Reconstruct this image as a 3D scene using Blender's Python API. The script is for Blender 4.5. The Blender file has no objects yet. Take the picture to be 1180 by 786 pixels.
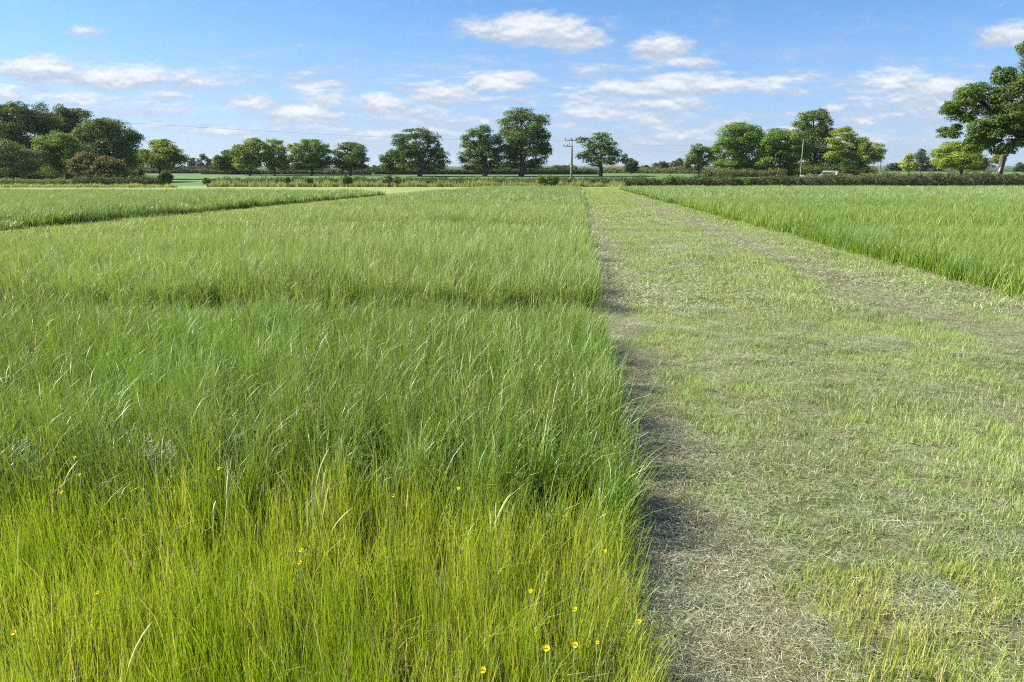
import bpy, math, random
import numpy as np
from math import radians as R, sin, cos, tan, pi, atan

# ------------------------------------------------------------------ camera
scn = bpy.context.scene
COL = scn.collection
F, CX, CY, PITCH, CAMH = 850.0, 590.0, 393.0, R(13.3), 1.6
cam_d = bpy.data.cameras.new('camera'); cam = bpy.data.objects.new('camera', cam_d); COL.objects.link(cam)
cam_d.sensor_width = 36; cam_d.lens = F/1180*36; cam_d.clip_start = 0.05; cam_d.clip_end = 20000
cam.location = (0, 0, CAMH); cam.rotation_euler = (R(90)-PITCH, 0, 0)
scn.camera = cam

# ------------------------------------------------------------------ light
SUN_EL, SUN_AZ = R(39), R(-80)          # azimuth clockwise from +Y (the view direction)
SUN_STR, SKY_STR, EXPOSURE = 5.0, 0.0585, 1.41
scn.view_settings.view_transform = 'Standard'; scn.view_settings.look = 'None'
scn.view_settings.gamma = 1; scn.view_settings.exposure = EXPOSURE
sd = bpy.data.lights.new('sun', 'SUN'); so = bpy.data.objects.new('sun', sd); COL.objects.link(so)
sd.energy = SUN_STR; sd.angle = R(0.53); sd.color = (1, .95, .85)
so.rotation_euler = (R(90)-SUN_EL, 0, pi-SUN_AZ)
so.location = (-60, 10, 60)

def ray(px, py):
    a, b = (px-CX)/F, (CY-py)/F
    return np.array([a, cos(PITCH)+b*sin(PITCH), -sin(PITCH)+b*cos(PITCH)])

def build_world():
    w = bpy.data.worlds.new('World'); scn.world = w; w.use_nodes = True
    nt = w.node_tree; N = nt.nodes; L = nt.links; N.clear()
    def m(op, a, b=None, c=None, clamp=False):
        n = N.new('ShaderNodeMath'); n.operation = op; n.use_clamp = clamp
        for i, v in enumerate((a, b, c)):
            if v is None: continue
            if isinstance(v, (int, float)): n.inputs[i].default_value = v
            else: L.new(v, n.inputs[i])
        return n.outputs[0]
    def vm(op, a, b=None, out=0):
        n = N.new('ShaderNodeVectorMath'); n.operation = op
        for i, v in enumerate((a, b)):
            if v is None: continue
            if isinstance(v, tuple): n.inputs[i].default_value = v
            else: L.new(v, n.inputs[i])
        return n.outputs[out]
    sky = N.new('ShaderNodeTexSky'); sky.sky_type = 'NISHITA'; sky.sun_disc = False
    sky.sun_elevation = SUN_EL; sky.sun_rotation = SUN_AZ
    sky.air_density = 1.0; sky.dust_density = 0.6; sky.ozone_density = 1.6; sky.altitude = 0
    tc = N.new('ShaderNodeTexCoord'); D = tc.outputs['Generated']
    sep = N.new('ShaderNodeSeparateXYZ'); L.new(D, sep.inputs[0])
    yy = m('MAXIMUM', sep.outputs[1], 0.05)
    u = m('DIVIDE', sep.outputs[0], yy); v = m('DIVIDE', sep.outputs[2], yy)
    cb = N.new('ShaderNodeCombineXYZ'); L.new(u, cb.inputs[0]); L.new(v, cb.inputs[1]); P = cb.outputs[0]
    # domain warp, stretched sideways as far clouds are
    def noise(vec, scale, detail, rough, lac=2.1):
        n = N.new('ShaderNodeTexNoise'); n.noise_dimensions = '3D'
        n.inputs['Scale'].default_value = scale; n.inputs['Detail'].default_value = detail
        n.inputs['Roughness'].default_value = rough; n.inputs['Lacunarity'].default_value = lac
        L.new(vec, n.inputs['Vector']); return n
    Ps = vm('MULTIPLY', P, (1, 2.1, 1))
    nw = noise(Ps, 16, 3, .55)
    warp = vm('MULTIPLY', vm('SUBTRACT', nw.outputs['Color'], (.5, .5, .5)), (.055, .022, 0))
    Q = vm('ADD', P, warp)
    nf = noise(vm('ADD', Ps, (3.1, 1.7, 0)), 32, 8, .57).outputs[0]
    nl = noise(vm('ADD', Ps, (3.1, 1.69, 0)), 32, 5, .55).outputs[0]
    nb = noise(vm('MULTIPLY', P, (1, 3.5, 1)), 9, 5, .6).outputs[0]
    # clouds: (px, py, half width, half height, weight)  weight: how thick the cloud is
    CL = [(101,35,34,9,.55),(40,80,58,13,1.0),(125,90,80,13,.95),(225,94,50,15,.6),
          (10,108,24,9,.75),(95,118,90,9,.5),(198,111,42,6,.6),(290,116,34,12,.75),
          (346,131,42,12,1.15),(372,116,32,10,.8),(440,120,38,11,.85),(513,108,46,13,.85),(470,130,110,13,.5),
          (575,95,52,11,.9),(600,34,72,17,1.05),(660,46,50,14,.85),(764,55,38,16,.85),(802,72,34,9,.75),(745,76,36,7,.45),
          (718,102,38,10,.95),(785,99,80,14,.9),(870,104,70,11,.5),(765,121,70,9,.75),(680,131,52,9,.75),
          (740,138,100,16,.5),(690,152,90,10,.4),(1030,96,55,14,.75),(1085,100,50,12,.8),(1050,112,90,16,.5),
          (965,125,24,6,.8),(1015,133,80,11,.45),(995,141,28,6,.6),(1172,43,42,15,.75),(915,107,50,9,.35),
          (1130,75,60,10,.3),(250,150,200,12,.3),(560,160,110,10,.3),(600,75,60,8,.3),(240,75,40,8,.2),(1000,160,160,12,.45),(440,158,130,12,.45),(150,128,130,12,.45),(520,140,120,14,.45),(1080,120,120,16,.5),(760,160,120,11,.45),(720,120,110,16,.45),(230,88,80,16,.45),(560,112,60,9,.45),(300,128,90,9,.4),(700,25,60,10,.2),(480,100,60,9,.3)]
    num = den = mx = None
    for px, py, wx, hy, wt in CL:
        r = ray(px, py); c = (r[0]/r[1], r[2]/r[1], 0)
        k = r[1]*F*.98
        q = vm('MULTIPLY', vm('SUBTRACT', Q, c), (k/(wx*1.32), k/(hy*1.38), 0))
        ln = vm('LENGTH', q, None, 1)
        val = m('MULTIPLY', m('MAXIMUM', m('SUBTRACT', 1.0, ln), 0.0), wt)
        s2 = N.new('ShaderNodeSeparateXYZ'); L.new(q, s2.inputs[0])
        w2 = m('MULTIPLY', val, val)
        num = m('MULTIPLY', w2, s2.outputs[1]) if num is None else m('MULTIPLY_ADD', w2, s2.outputs[1], num)
        den = w2 if den is None else m('ADD', den, w2)
        mx = val if mx is None else m('SMOOTH_MAX', mx, val, 0.12)
    T = m('DIVIDE', num, m('ADD', den, 1e-4))                # -1 base of the cloud .. 1 its crown
    dens = m('ADD', mx, m('MULTIPLY', m('SUBTRACT', nf, .5), .62))
    dens = m('ADD', dens, m('MULTIPLY', m('SUBTRACT', nb, .5), .45))
    mr = N.new('ShaderNodeMapRange'); mr.interpolation_type = 'SMOOTHSTEP'
    L.new(dens, mr.inputs[0]); mr.inputs[1].default_value = .08; mr.inputs[2].default_value = .56
    a1 = m('MULTIPLY', mr.outputs[0], .95)
    gate = N.new('ShaderNodeMapRange'); L.new(mx, gate.inputs[0]); gate.inputs[1].default_value = 0; gate.inputs[2].default_value = .12
    a1 = m('MULTIPLY', a1, gate.outputs[0])
    # a thin even veil low over the horizon with soft wisps
    lowm = N.new('ShaderNodeMapRange'); L.new(v, lowm.inputs[0]); lowm.inputs[1].default_value = .20; lowm.inputs[2].default_value = .02
    veil = m('MULTIPLY', m('MULTIPLY', lowm.outputs[0], nb), .75)
    front = N.new('ShaderNodeMapRange'); L.new(sep.outputs[1], front.inputs[0]); front.inputs[1].default_value = .05; front.inputs[2].default_value = .3
    nlow = noise(vm('ADD', vm('MULTIPLY', P, (1, 4.5, 1)), (7.3, 2.2, 0)), 11, 7, .58).outputs[0]
    def ramp(x, a, b):
        r_ = N.new('ShaderNodeMapRange'); r_.interpolation_type = 'SMOOTHSTEP'; L.new(x, r_.inputs[0]); r_.inputs[1].default_value = a; r_.inputs[2].default_value = b; return r_.outputs[0]
    a_low = m('MULTIPLY', m('MULTIPLY', ramp(nlow, .44, .64), ramp(v, .015, .05)), m('MULTIPLY', ramp(v, .16, .10), .85))
    a1 = m('MAXIMUM', a1, a_low)
    a1 = m('MULTIPLY', a1, front.outputs[0])
    # sunlit tops, greyer bases; the fine relief comes from the density slope towards the sun
    lit = m('ADD', m('MULTIPLY', T, .75), m('MULTIPLY', m('SUBTRACT', nf, nl), 2.2))
    lit = m('ADD', lit, m('MULTIPLY', mx, .9))
    lit = m('ADD', lit, m('MULTIPLY', ramp(nlow, .5, .75), m('MULTIPLY', ramp(v, .17, .12), .6)))
    lr = N.new('ShaderNodeMapRange'); lr.interpolation_type = 'SMOOTHSTEP'; L.new(lit, lr.inputs[0]); lr.inputs[1].default_value = -.05; lr.inputs[2].default_value = 1.25
    def mix(f, a, b):
        n = N.new('ShaderNodeMix'); n.data_type = 'RGBA'
        if isinstance(f, float): n.inputs[0].default_value = f
        else: L.new(f, n.inputs[0])
        for i, x in ((6, a), (7, b)):
            if isinstance(x, tuple): n.inputs[i].default_value = x
            else: L.new(x, n.inputs[i])
        return n.outputs[2]
    cc = mix(lr.outputs[0], (3.45, 4.0, 4.85, 1), (6.2, 6.35, 6.5, 1))
    zr = N.new('ShaderNodeMapRange'); zr.interpolation_type = 'SMOOTHSTEP'; L.new(sep.outputs[2], zr.inputs[0]); zr.inputs[1].default_value = -.02; zr.inputs[2].default_value = .22
    tint = mix(zr.outputs[0], SKY_LOW, SKY_HIGH)
    tm = N.new('ShaderNodeMix'); tm.data_type = 'RGBA'; tm.blend_type = 'MULTIPLY'; tm.inputs[0].default_value = 1
    L.new(sky.outputs[0], tm.inputs[6]); L.new(tint, tm.inputs[7])
    base = mix(veil, tm.outputs[2], VEIL)
    col = mix(a1, base, cc)
    bg = N.new('ShaderNodeBackground'); L.new(col, bg.inputs[0]); bg.inputs[1].default_value = SKY_STR
    out = N.new('ShaderNodeOutputWorld'); L.new(bg.outputs[0], out.inputs[0])
    w.cycles.sampling_method = 'MANUAL'; w.cycles.sample_map_resolution = 256
SKY_LOW, SKY_HIGH, VEIL = (.56, .74, 1.25, 1), (.52, .78, 1.08, 1), (3.6, 4.6, 5.7, 1)
build_world()
cy = scn.cycles
cy.max_bounces = 4; cy.diffuse_bounces = 2; cy.glossy_bounces = 2; cy.transmission_bounces = 3; cy.volume_bounces = 0; cy.transparent_max_bounces = 4
cy.sample_clamp_indirect = 4.0
cy.use_denoising = False
cy.filter_width = 1.15

# ------------------------------------------------------------------ helpers
rng = np.random.default_rng(7)
def terrain(y):
    y = np.asarray(y, float)
    z = np.interp(y, [-40, 0, 128, 150, 200, 420, 900, 2600, 6000], [.54, 0, -1.728, -1.55, -.6, -.6, -1.5, 0.0, 7.0])
    return z
def pix(px, py, Y):
    r = ray(px, py); t = Y/r[1]
    return np.array([r[0]*t, Y, CAMH+r[2]*t])
def ppm(Y): return F/(Y*cos(PITCH))              # photo pixels per metre at distance Y near the horizon
def tag(o, label=None, cat=None, group=None, kind=None):
    if label: o['label'] = label
    if cat: o['category'] = cat
    if group: o['group'] = group
    if kind: o['kind'] = kind
    return o
def empty(name, loc, label, cat, group=None):
    o = bpy.data.objects.new(name, None); COL.objects.link(o); o.location = loc
    return tag(o, label, cat, group)
def mesh_np(name, V, quads, rnd=None, mats=(), mat_idx=None, smooth=False, tris=None):
    me = bpy.data.meshes.new(name)
    V = np.asarray(V, np.float32); 
    nq = 0 if quads is None else len(quads); ntr = 0 if tris is None else len(tris)
    me.vertices.add(len(V)); me.vertices.foreach_set('co', V.ravel())
    idx = []; 
    if nq: idx.append(np.asarray(quads, np.int32).ravel())
    if ntr: idx.append(np.asarray(tris, np.int32).ravel())
    idx = np.concatenate(idx)
    me.loops.add(len(idx)); me.loops.foreach_set('vertex_index', idx)
    me.polygons.add(nq+ntr)
    st = np.concatenate([np.arange(nq)*4, nq*4+np.arange(ntr)*3]).astype(np.int32)
    me.polygons.foreach_set('loop_start', st)
    if mat_idx is not None: me.polygons.foreach_set('material_index', np.asarray(mat_idx, np.int32))
    if smooth: me.polygons.foreach_set('use_smooth', np.ones(nq+ntr, bool))
    if rnd is not None:
        a = me.color_attributes.new('rnd', 'FLOAT_COLOR', 'POINT')
        c = np.ones((len(V), 4), np.float32); c[:, :rnd.shape[1]] = rnd; a.data.foreach_set('color', c.ravel())
    for m in mats: me.materials.append(m)
    me.update(); me.validate()
    return me
def link(name, me, parent=None, loc=None):
    o = bpy.data.objects.new(name, me); COL.objects.link(o)
    if parent: o.parent = parent
    if loc is not None: o.location = loc
    return o

class NT:
    def __init__(s, name):
        s.m = bpy.data.materials.new(name); s.m.use_nodes = True; s.t = s.m.node_tree; s.N = s.t.nodes; s.L = s.t.links; s.N.clear()
    def n(s, t, **k):
        x = s.N.new(t)
        for a, b in k.items(): setattr(x, a, b)
        return x
    def setin(s, node, i, v):
        if isinstance(v, (int, float, tuple, list)): node.inputs[i].default_value = v
        else: s.L.new(v, node.inputs[i])
    def math(s, op, a, b=0.0, clamp=False):
        x = s.n('ShaderNodeMath', operation=op, use_clamp=clamp); s.setin(x, 0, a); s.setin(x, 1, b); return x.outputs[0]
    def mix(s, f, a, b, blend='MIX'):
        x = s.n('ShaderNodeMix', data_type='RGBA', blend_type=blend); s.setin(x, 0, f)
        for i, v in ((6, a), (7, b)):
            if isinstance(v, tuple) and len(v) == 3: v = v+(1,)
            s.setin(x, i, v)
        return x.outputs[2]
    def rng(s, v, a, b, c=0., d=1., smooth=False):
        x = s.n('ShaderNodeMapRange'); s.setin(x, 0, v)
        if smooth: x.interpolation_type = 'SMOOTHSTEP'
        for i, q in enumerate((a, b, c, d)): x.inputs[i+1].default_value = q
        return x.outputs[0]
    def pos(s): return s.n('ShaderNodeNewGeometry').outputs['Position']
    def noise(s, vec, scale, detail=3, rough=.55, stretch=None):
        if stretch:
            mp = s.n('ShaderNodeMapping'); s.L.new(vec, mp.inputs[0]); mp.inputs['Scale'].default_value = stretch; vec = mp.outputs[0]
        x = s.n('ShaderNodeTexNoise'); s.L.new(vec, x.inputs['Vector']); x.inputs['Scale'].default_value = scale
        x.inputs['Detail'].default_value = detail; x.inputs['Roughness'].default_value = rough; return x.outputs[0]
    def out(s, sh): o = s.n('ShaderNodeOutputMaterial'); s.L.new(sh, o.inputs[0]); return s.m
    def princ(s, col, rough=.5, spec=.5, metal=0., normal=None):
        p = s.n('ShaderNodeBsdfPrincipled')
        if isinstance(col, tuple) and len(col) == 3: col = col+(1,)
        s.setin(p, 'Base Color', col); s.setin(p, 'Roughness', rough); s.setin(p, 'Specular IOR Level', spec); s.setin(p, 'Metallic', metal)
        if normal is not None: s.L.new(normal, p.inputs['Normal'])
        return p.outputs[0]

def leaf_mat(name, c1, c2, base=None, dry=None, dry_at=.95, patch=None, pscale=.6, transl=.35, rough=.45, spec=.35, tip=None, tl=(1.25, 1.15, .5)):
    """blades and leaves: colour varies per blade (rnd.r), along the blade (rnd.g) and in patches over the ground"""
    t = NT(name)
    at = t.n('ShaderNodeVertexColor', layer_name='rnd'); sp = t.n('ShaderNodeSeparateColor'); t.L.new(at.outputs[0], sp.inputs[0])
    col = t.mix(sp.outputs[0], c1, c2)
    p = t.pos()
    if patch is not None:
        f = t.rng(t.noise(p, pscale, 4, .6), .40, .64, 0, 1, True)
        col = t.mix(f, col, t.mix(sp.outputs[0], tuple(x*.75 for x in patch), tuple(x*1.2 for x in patch)))
    if base is not None:  # tone of the blade foot; the darkest ones paint shade inside the sward
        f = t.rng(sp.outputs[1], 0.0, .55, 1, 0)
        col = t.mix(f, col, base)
    if tip is not None:  # glaucous leaf ends, with whitish sheen painted in as well
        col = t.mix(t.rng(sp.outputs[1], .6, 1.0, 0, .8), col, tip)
    if dry is not None:
        col = t.mix(t.math('GREATER_THAN', sp.outputs[2], dry_at), col, dry)
    pr = t.princ(col, rough, spec)
    tr = t.n('ShaderNodeBsdfTranslucent')
    t.L.new(t.mix(1.0, col, tl, 'MULTIPLY'), tr.inputs[0])
    mx = t.n('ShaderNodeMixShader'); mx.inputs[0].default_value = transl
    t.L.new(pr, mx.inputs[1]); t.L.new(tr.outputs[0], mx.inputs[2])
    return t.out(mx.outputs[0])

# ------------------------------------------------------------------ ground, fields, hills
SL = .0865                                      # all strips run along x = off + SL*y
OFF_MAIN_L, OFF_MAIN_R, OFF_RIGHT, OFF_LEFT = -12.0, .22, 5.85, -17.2
def sheet(name, X, Y, zfun, mat, kind='structure'):
    nx, ny = len(X[0]), len(Y)
    V = np.zeros((ny, nx, 3)); 
    for j in range(ny):
        V[j, :, 0] = X[j]; V[j, :, 1] = Y[j]; V[j, :, 2] = zfun(np.asarray(X[j]), Y[j])
    i = np.arange(nx-1)[None, :]+nx*np.arange(ny-1)[:, None]; i = i.ravel()
    q = np.stack([i, i+1, i+nx+1, i+nx], 1)
    o = link(name, mesh_np(name, V.reshape(-1, 3), q, mats=[mat], smooth=True)); o['kind'] = kind
    return o
def ground_material():
    t = NT('ground_soil'); p = t.pos()
    n1 = t.noise(p, 2.2, 5, .6); n2 = t.noise(p, 55, 4, .7); n3 = t.noise(p, .12, 3, .5)
    soil = t.mix(t.rng(n2, .3, .7), (.075, .07, .035), (.20, .18, .10))
    green = t.mix(t.rng(n2, .3, .7), (.07, .085, .032), (.19, .21, .10))
    c = t.mix(t.rng(n1, .42, .6), soil, green)
    b = t.n('ShaderNodeBump'); b.inputs['Strength'].default_value = .6; b.inputs['Distance'].default_value = .02; t.L.new(n2, b.inputs['Height'])
    return t.out(t.princ(c, .95, .1, normal=b.outputs[0]))
def field_material(name, c1, c2, scale=.08, stretch=(1, 1, 1)):
    t = NT(name); p = t.pos()
    n1 = t.noise(p, scale, 4, .6, stretch); n2 = t.noise(p, 1.5, 5, .7)
    c = t.mix(t.rng(n1, .35, .65), c1, c2); c = t.mix(t.rng(n2, .3, .7, 0, .35), c, tuple(x*.6 for x in c1))
    b = t.n('ShaderNodeBump'); b.inputs['Strength'].default_value = .5; b.inputs['Distance'].default_value = .15; t.L.new(n2, b.inputs['Height'])
    return t.out(t.princ(c, .9, .15, normal=b.outputs[0]))
ys = np.concatenate([np.linspace(-40, 20, 30), np.linspace(24, 240, 55), np.geomspace(250, 6000, 40)])
def hillz(x, y):
    z = terrain(y)
    if y > 900: z = z+(y-900)/5100*5*np.sin(x/700+y/900)
    return z+0*x
sheet('ground', [np.linspace(-1, 1, 60)*max(80, 1.6*abs(y)+60) for y in ys], ys, hillz, ground_material())
def field(name, corners, mat, dz):
    """corners: x0,x1 at y0 and x0,x1 at y1"""
    (a0, b0, y0), (a1, b1, y1) = corners
    yy = np.linspace(y0, y1, max(4, int((y1-y0)/6)))
    XX = [np.linspace(a0+(a1-a0)*(y-y0)/(y1-y0), b0+(b1-b0)*(y-y0)/(y1-y0), 24) for y in yy]
    return sheet(name, XX, yy, lambda x, y: hillz(x, y)+dz, mat)
m_head = field_material('mown_headland', (.17, .24, .07), (.26, .29, .11), .25)
m_wheat = field_material('green_crop', (.075, .145, .040), (.10, .185, .05), .02)
m_pale = field_material('pale_crop', (.13, .22, .055), (.16, .25, .07), .02)
field('headland', ((-150, 150, 80), (-150, 150, 133)), m_head, .01)
field('headland_side', ((-150, -12.2+SL*60, 60), (-150, -12.2+SL*133, 133)), m_head, .02)
field('field_far', ((-170, 170, 134), (-240, 300, 276)), m_wheat, .02)
field('field_pale', ((-330, -100, 255), (-420, -130, 330)), m_pale, .06)
field('field_beyond', ((-700, 700, 335), (-9500, 9500, 5950)), field_material('far_fields', (.035, .065, .03), (.075, .11, .045), .004), .08)

# ------------------------------------------------------------------ grass
def clump(name, n, rad, h, w, lean, curl, mat, segs=4, stem=0., hvar=.35, wvar=.4, flat=None, wtaper=True, ear=False):
    """a handful of blades growing from a small disc; every blade a tapering, bending ribbon"""
    r = rng
    a = r.uniform(0, 2*pi, n); rr = rad*np.sqrt(r.uniform(0, 1, n))
    root = np.stack([rr*np.cos(a), rr*np.sin(a), np.zeros(n)], 1)
    H = h*(1-hvar*r.uniform(0, 1, n)**.8)
    az = r.uniform(0, 2*pi, n); ln = np.tan(r.uniform(0, lean, n)); cu = r.uniform(.15, 1, n)**1.5*curl
    W = w*(1-wvar*r.uniform(0, 1, n))
    fa = az+pi/2+r.normal(0, .9, n)                      # width direction
    t = np.linspace(0, 1, segs+1)
    dirh = np.stack([np.cos(az), np.sin(az), np.zeros(n)], 1)
    bp = r.uniform(2.6, 5.0, n)[:, None]                 # where along the blade it bends over
    out = (ln[:, None]*t[None]+cu[:, None]*t[None]**bp)*H[:, None]
    zz = H[:, None]*(t[None]-.5*np.minimum(cu, 1.6)[:, None]*t[None]**(bp+.8))
    P = root[:, None, :]+dirh[:, None, :]*out[..., None]; P[..., 2] += zz
    if flat is not None:                                 # cut blades lying about
        L_ = H; d = np.stack([np.cos(az), np.sin(az), r.normal(0, .22, n)], 1)
        bend = r.normal(0, .35, n); pr = np.stack([-np.sin(az), np.cos(az), r.normal(0, .3, n)], 1)
        P = root[:, None, :]+d[:, None, :]*(t[None, :, None]-.5)*L_[:, None, None]+pr[:, None, :]*(bend[:, None]*L_[:, None]*(t[None]-.5)**2)[..., None]
        P[..., 2] = np.abs(P[..., 2])+r.uniform(.3, 1, n)[:, None]*flat
    ta = r.normal(0, 1.1, n)
    wa = fa[:, None]+ta[:, None]*t[None]
    wd = np.stack([np.cos(wa), np.sin(wa), np.zeros_like(wa)], 2)
    prof = (1-t**2.2*.93) if wtaper else np.ones_like(t)*.9
    if stem: prof = np.maximum(prof*.7, .25)
    if ear: prof = np.where(t > .99, .3, np.where(t > .76, 2.0+.5*np.cos(t*90), .55))
    hw = (W[:, None]*prof[None]*.5)[..., None]*wd
    V = np.stack([P-hw, P+hw], 2)                        # n, segs+1, 2, 3
    rn = np.zeros((n, segs+1, 2, 3), np.float32)
    rn[..., 0] = r.uniform(0, 1, n)[:, None, None]; rn[..., 1] = t[None, :, None]; rn[..., 2] = r.uniform(0, 1, n)[:, None, None]
    b = (np.arange(n)*(segs+1)*2)[:, None]+2*np.arange(segs)[None]
    b = b.ravel(); q = np.stack([b, b+1, b+3, b+2], 1)
    me = mesh_np(name, V.reshape(-1, 3), q, rn.reshape(-1, 3), [mat], smooth=True)
    return bpy.data.objects.new(name, me)
_cc = [0]
def coll(objs):
    _cc[0] += 1
    c = bpy.data.collections.new('grass_tufts_%d' % _cc[0])
    for o in objs: c.objects.link(o)
    return c
def eul(tilt_az, tilt, phi):
    """random turn phi about z, then a tilt towards tilt_az"""
    ca, sa, ct, st = np.cos(tilt_az), np.sin(tilt_az), np.cos(tilt), np.sin(tilt)
    # axis k = (-sa, ca, 0)
    K = np.zeros((len(phi), 3, 3)); kx, ky = -sa, ca
    K[:, 0, 0] = ct+kx*kx*(1-ct); K[:, 0, 1] = kx*ky*(1-ct); K[:, 0, 2] = ky*st
    K[:, 1, 0] = kx*ky*(1-ct); K[:, 1, 1] = ct+ky*ky*(1-ct); K[:, 1, 2] = -kx*st
    K[:, 2, 0] = -ky*st; K[:, 2, 1] = kx*st; K[:, 2, 2] = ct
    Z = np.zeros_like(K); Z[:, 0, 0] = np.cos(phi); Z[:, 0, 1] = -np.sin(phi); Z[:, 1, 0] = np.sin(phi); Z[:, 1, 1] = np.cos(phi); Z[:, 2, 2] = 1
    M = K@Z
    return np.stack([np.arctan2(M[:, 2, 1], M[:, 2, 2]), -np.arcsin(np.clip(M[:, 2, 0], -1, 1)), np.arctan2(M[:, 1, 0], M[:, 0, 0])], 1)
def scatter(name, pts, rot, scl, c, label, cat='grass'):
    """one object of grass: geometry nodes set a tuft on every point"""
    me = bpy.data.meshes.new(name); n = len(pts)
    me.vertices.add(n); me.vertices.foreach_set('co', np.asarray(pts, np.float32).ravel())
    for nm, arr in (('rot', rot), ('scl', scl)):
        a = me.attributes.new(nm, 'FLOAT_VECTOR', 'POINT'); a.data.foreach_set('vector', np.asarray(arr, np.float32).ravel())
    a = me.attributes.new('idx', 'INT', 'POINT'); a.data.foreach_set('value', rng.integers(0, 1000, n).astype(np.int32))
    ng = bpy.data.node_groups.new(name+'_tufts', 'GeometryNodeTree')
    ng.interface.new_socket('Geometry', in_out='INPUT', socket_type='NodeSocketGeometry'); ng.interface.new_socket('Geometry', in_out='OUTPUT', socket_type='NodeSocketGeometry')
    N, L = ng.nodes, ng.links
    gi, go = N.new('NodeGroupInput'), N.new('NodeGroupOutput')
    ci = N.new('GeometryNodeCollectionInfo'); ci.inputs['Collection'].default_value = c; ci.inputs['Separate Children'].default_value = True
    ip = N.new('GeometryNodeInstanceOnPoints'); ip.inputs['Pick Instance'].default_value = True
    def attr(nm, ty):
        x = N.new('GeometryNodeInputNamedAttribute'); x.data_type = ty; x.inputs['Name'].default_value = nm
        return next(o for o in x.outputs if o.enabled and o.name == 'Attribute')
    L.new(gi.outputs[0], ip.inputs['Points']); L.new(ci.outputs[0], ip.inputs['Instance'])
    L.new(attr('rot', 'FLOAT_VECTOR'), ip.inputs['Rotation']); L.new(attr('scl', 'FLOAT_VECTOR'), ip.inputs['Scale']); L.new(attr('idx', 'INT'), ip.inputs['Instance Index'])
    L.new(ip.outputs[0], go.inputs[0])
    o = link(name, me); md = o.modifiers.new('tufts', 'NODES'); md.node_group = ng
    return tag(o, label, cat, None, 'stuff')

def vnoise(x, y, s, seed=0):
    """smooth value noise, -1..1"""
    x = np.asarray(x)/s+seed*17.3; y = np.asarray(y)/s+seed*9.1
    xi, yi = np.floor(x).astype(int), np.floor(y).astype(int); fx, fy = x-xi, y-yi
    fx, fy = fx*fx*(3-2*fx), fy*fy*(3-2*fy)
    def h(i, j):
        k = (i*374761393+j*668265263+seed*69069) & 0xffffffff
        k = ((k ^ (k >> 13))*1274126177) & 0xffffffff
        return ((k ^ (k >> 16)) & 0xffff)/32767.5-1
    return (h(xi, yi)*(1-fx)+h(xi+1, yi)*fx)*(1-fy)+(h(xi, yi+1)*(1-fx)+h(xi+1, yi+1)*fx)*fy

def points(y0, y1, offa, offb, dens, margin=.6):
    """random points between two strip lines, inside the camera's field plus a margin"""
    hx = .72*y1+margin+1
    xa, xb = max(-hx, offa+SL*y0-.2), min(hx, offb+SL*y1+.2)
    if xb <= xa: return np.zeros((0, 3))
    n = int((xb-xa)*(y1-y0)*dens)
    x = rng.uniform(xa, xb, n); y = rng.uniform(y0, y1, n); o = x-SL*y
    k = (o > offa) & (o < offb) & (np.abs(x) < .72*y+margin)
    return np.stack([x[k], y[k], np.zeros(k.sum())], 1)

# leaf colours; leafy, mid and far grass have shade painted into their bases
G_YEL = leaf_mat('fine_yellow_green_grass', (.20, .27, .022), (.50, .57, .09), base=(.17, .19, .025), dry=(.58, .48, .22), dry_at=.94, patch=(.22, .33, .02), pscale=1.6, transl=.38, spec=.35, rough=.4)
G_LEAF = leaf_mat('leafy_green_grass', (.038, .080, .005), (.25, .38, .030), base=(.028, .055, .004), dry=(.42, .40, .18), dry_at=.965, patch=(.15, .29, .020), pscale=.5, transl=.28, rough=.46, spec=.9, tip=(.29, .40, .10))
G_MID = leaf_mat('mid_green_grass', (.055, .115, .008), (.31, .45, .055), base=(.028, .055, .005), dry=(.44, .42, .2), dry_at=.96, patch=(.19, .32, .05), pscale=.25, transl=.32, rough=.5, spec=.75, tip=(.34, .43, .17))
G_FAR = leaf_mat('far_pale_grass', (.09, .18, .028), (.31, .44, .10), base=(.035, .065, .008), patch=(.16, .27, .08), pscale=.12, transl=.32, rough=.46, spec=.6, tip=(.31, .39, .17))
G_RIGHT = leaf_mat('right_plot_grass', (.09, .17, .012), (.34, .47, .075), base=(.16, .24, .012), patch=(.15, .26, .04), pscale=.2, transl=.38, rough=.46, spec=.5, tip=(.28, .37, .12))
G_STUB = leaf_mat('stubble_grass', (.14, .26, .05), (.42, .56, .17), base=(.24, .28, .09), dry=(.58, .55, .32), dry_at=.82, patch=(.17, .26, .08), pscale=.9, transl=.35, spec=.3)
G_STUBY = leaf_mat('yellow_stubble_grass', (.28, .35, .06), (.46, .50, .14), base=(.34, .34, .10), dry=(.58, .50, .24), dry_at=.86, patch=(.28, .38, .06), pscale=2.2, transl=.35, spec=.3)
G_CLIP = leaf_mat('cut_grass_clippings', (.15, .19, .10), (.52, .56, .35), dry=(.62, .60, .38), dry_at=.86, patch=(.24, .29, .13), pscale=.8, transl=.2, spec=.4, tl=(1.1, 1.05, .8))
G_CLIPB = leaf_mat('brown_cut_clippings', (.10, .112, .055), (.38, .40, .25), dry=(.60, .56, .37), dry_at=.75, patch=(.2, .165, .09), pscale=2.5, transl=.15, spec=.35, tl=(1.1, 1.0, .8))
G_VERGE = leaf_mat('verge_grass', (.13, .21, .05), (.28, .34, .12), base=(.17, .24, .06), dry=(.48, .46, .24), dry_at=.72, transl=.4, spec=.3)

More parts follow.
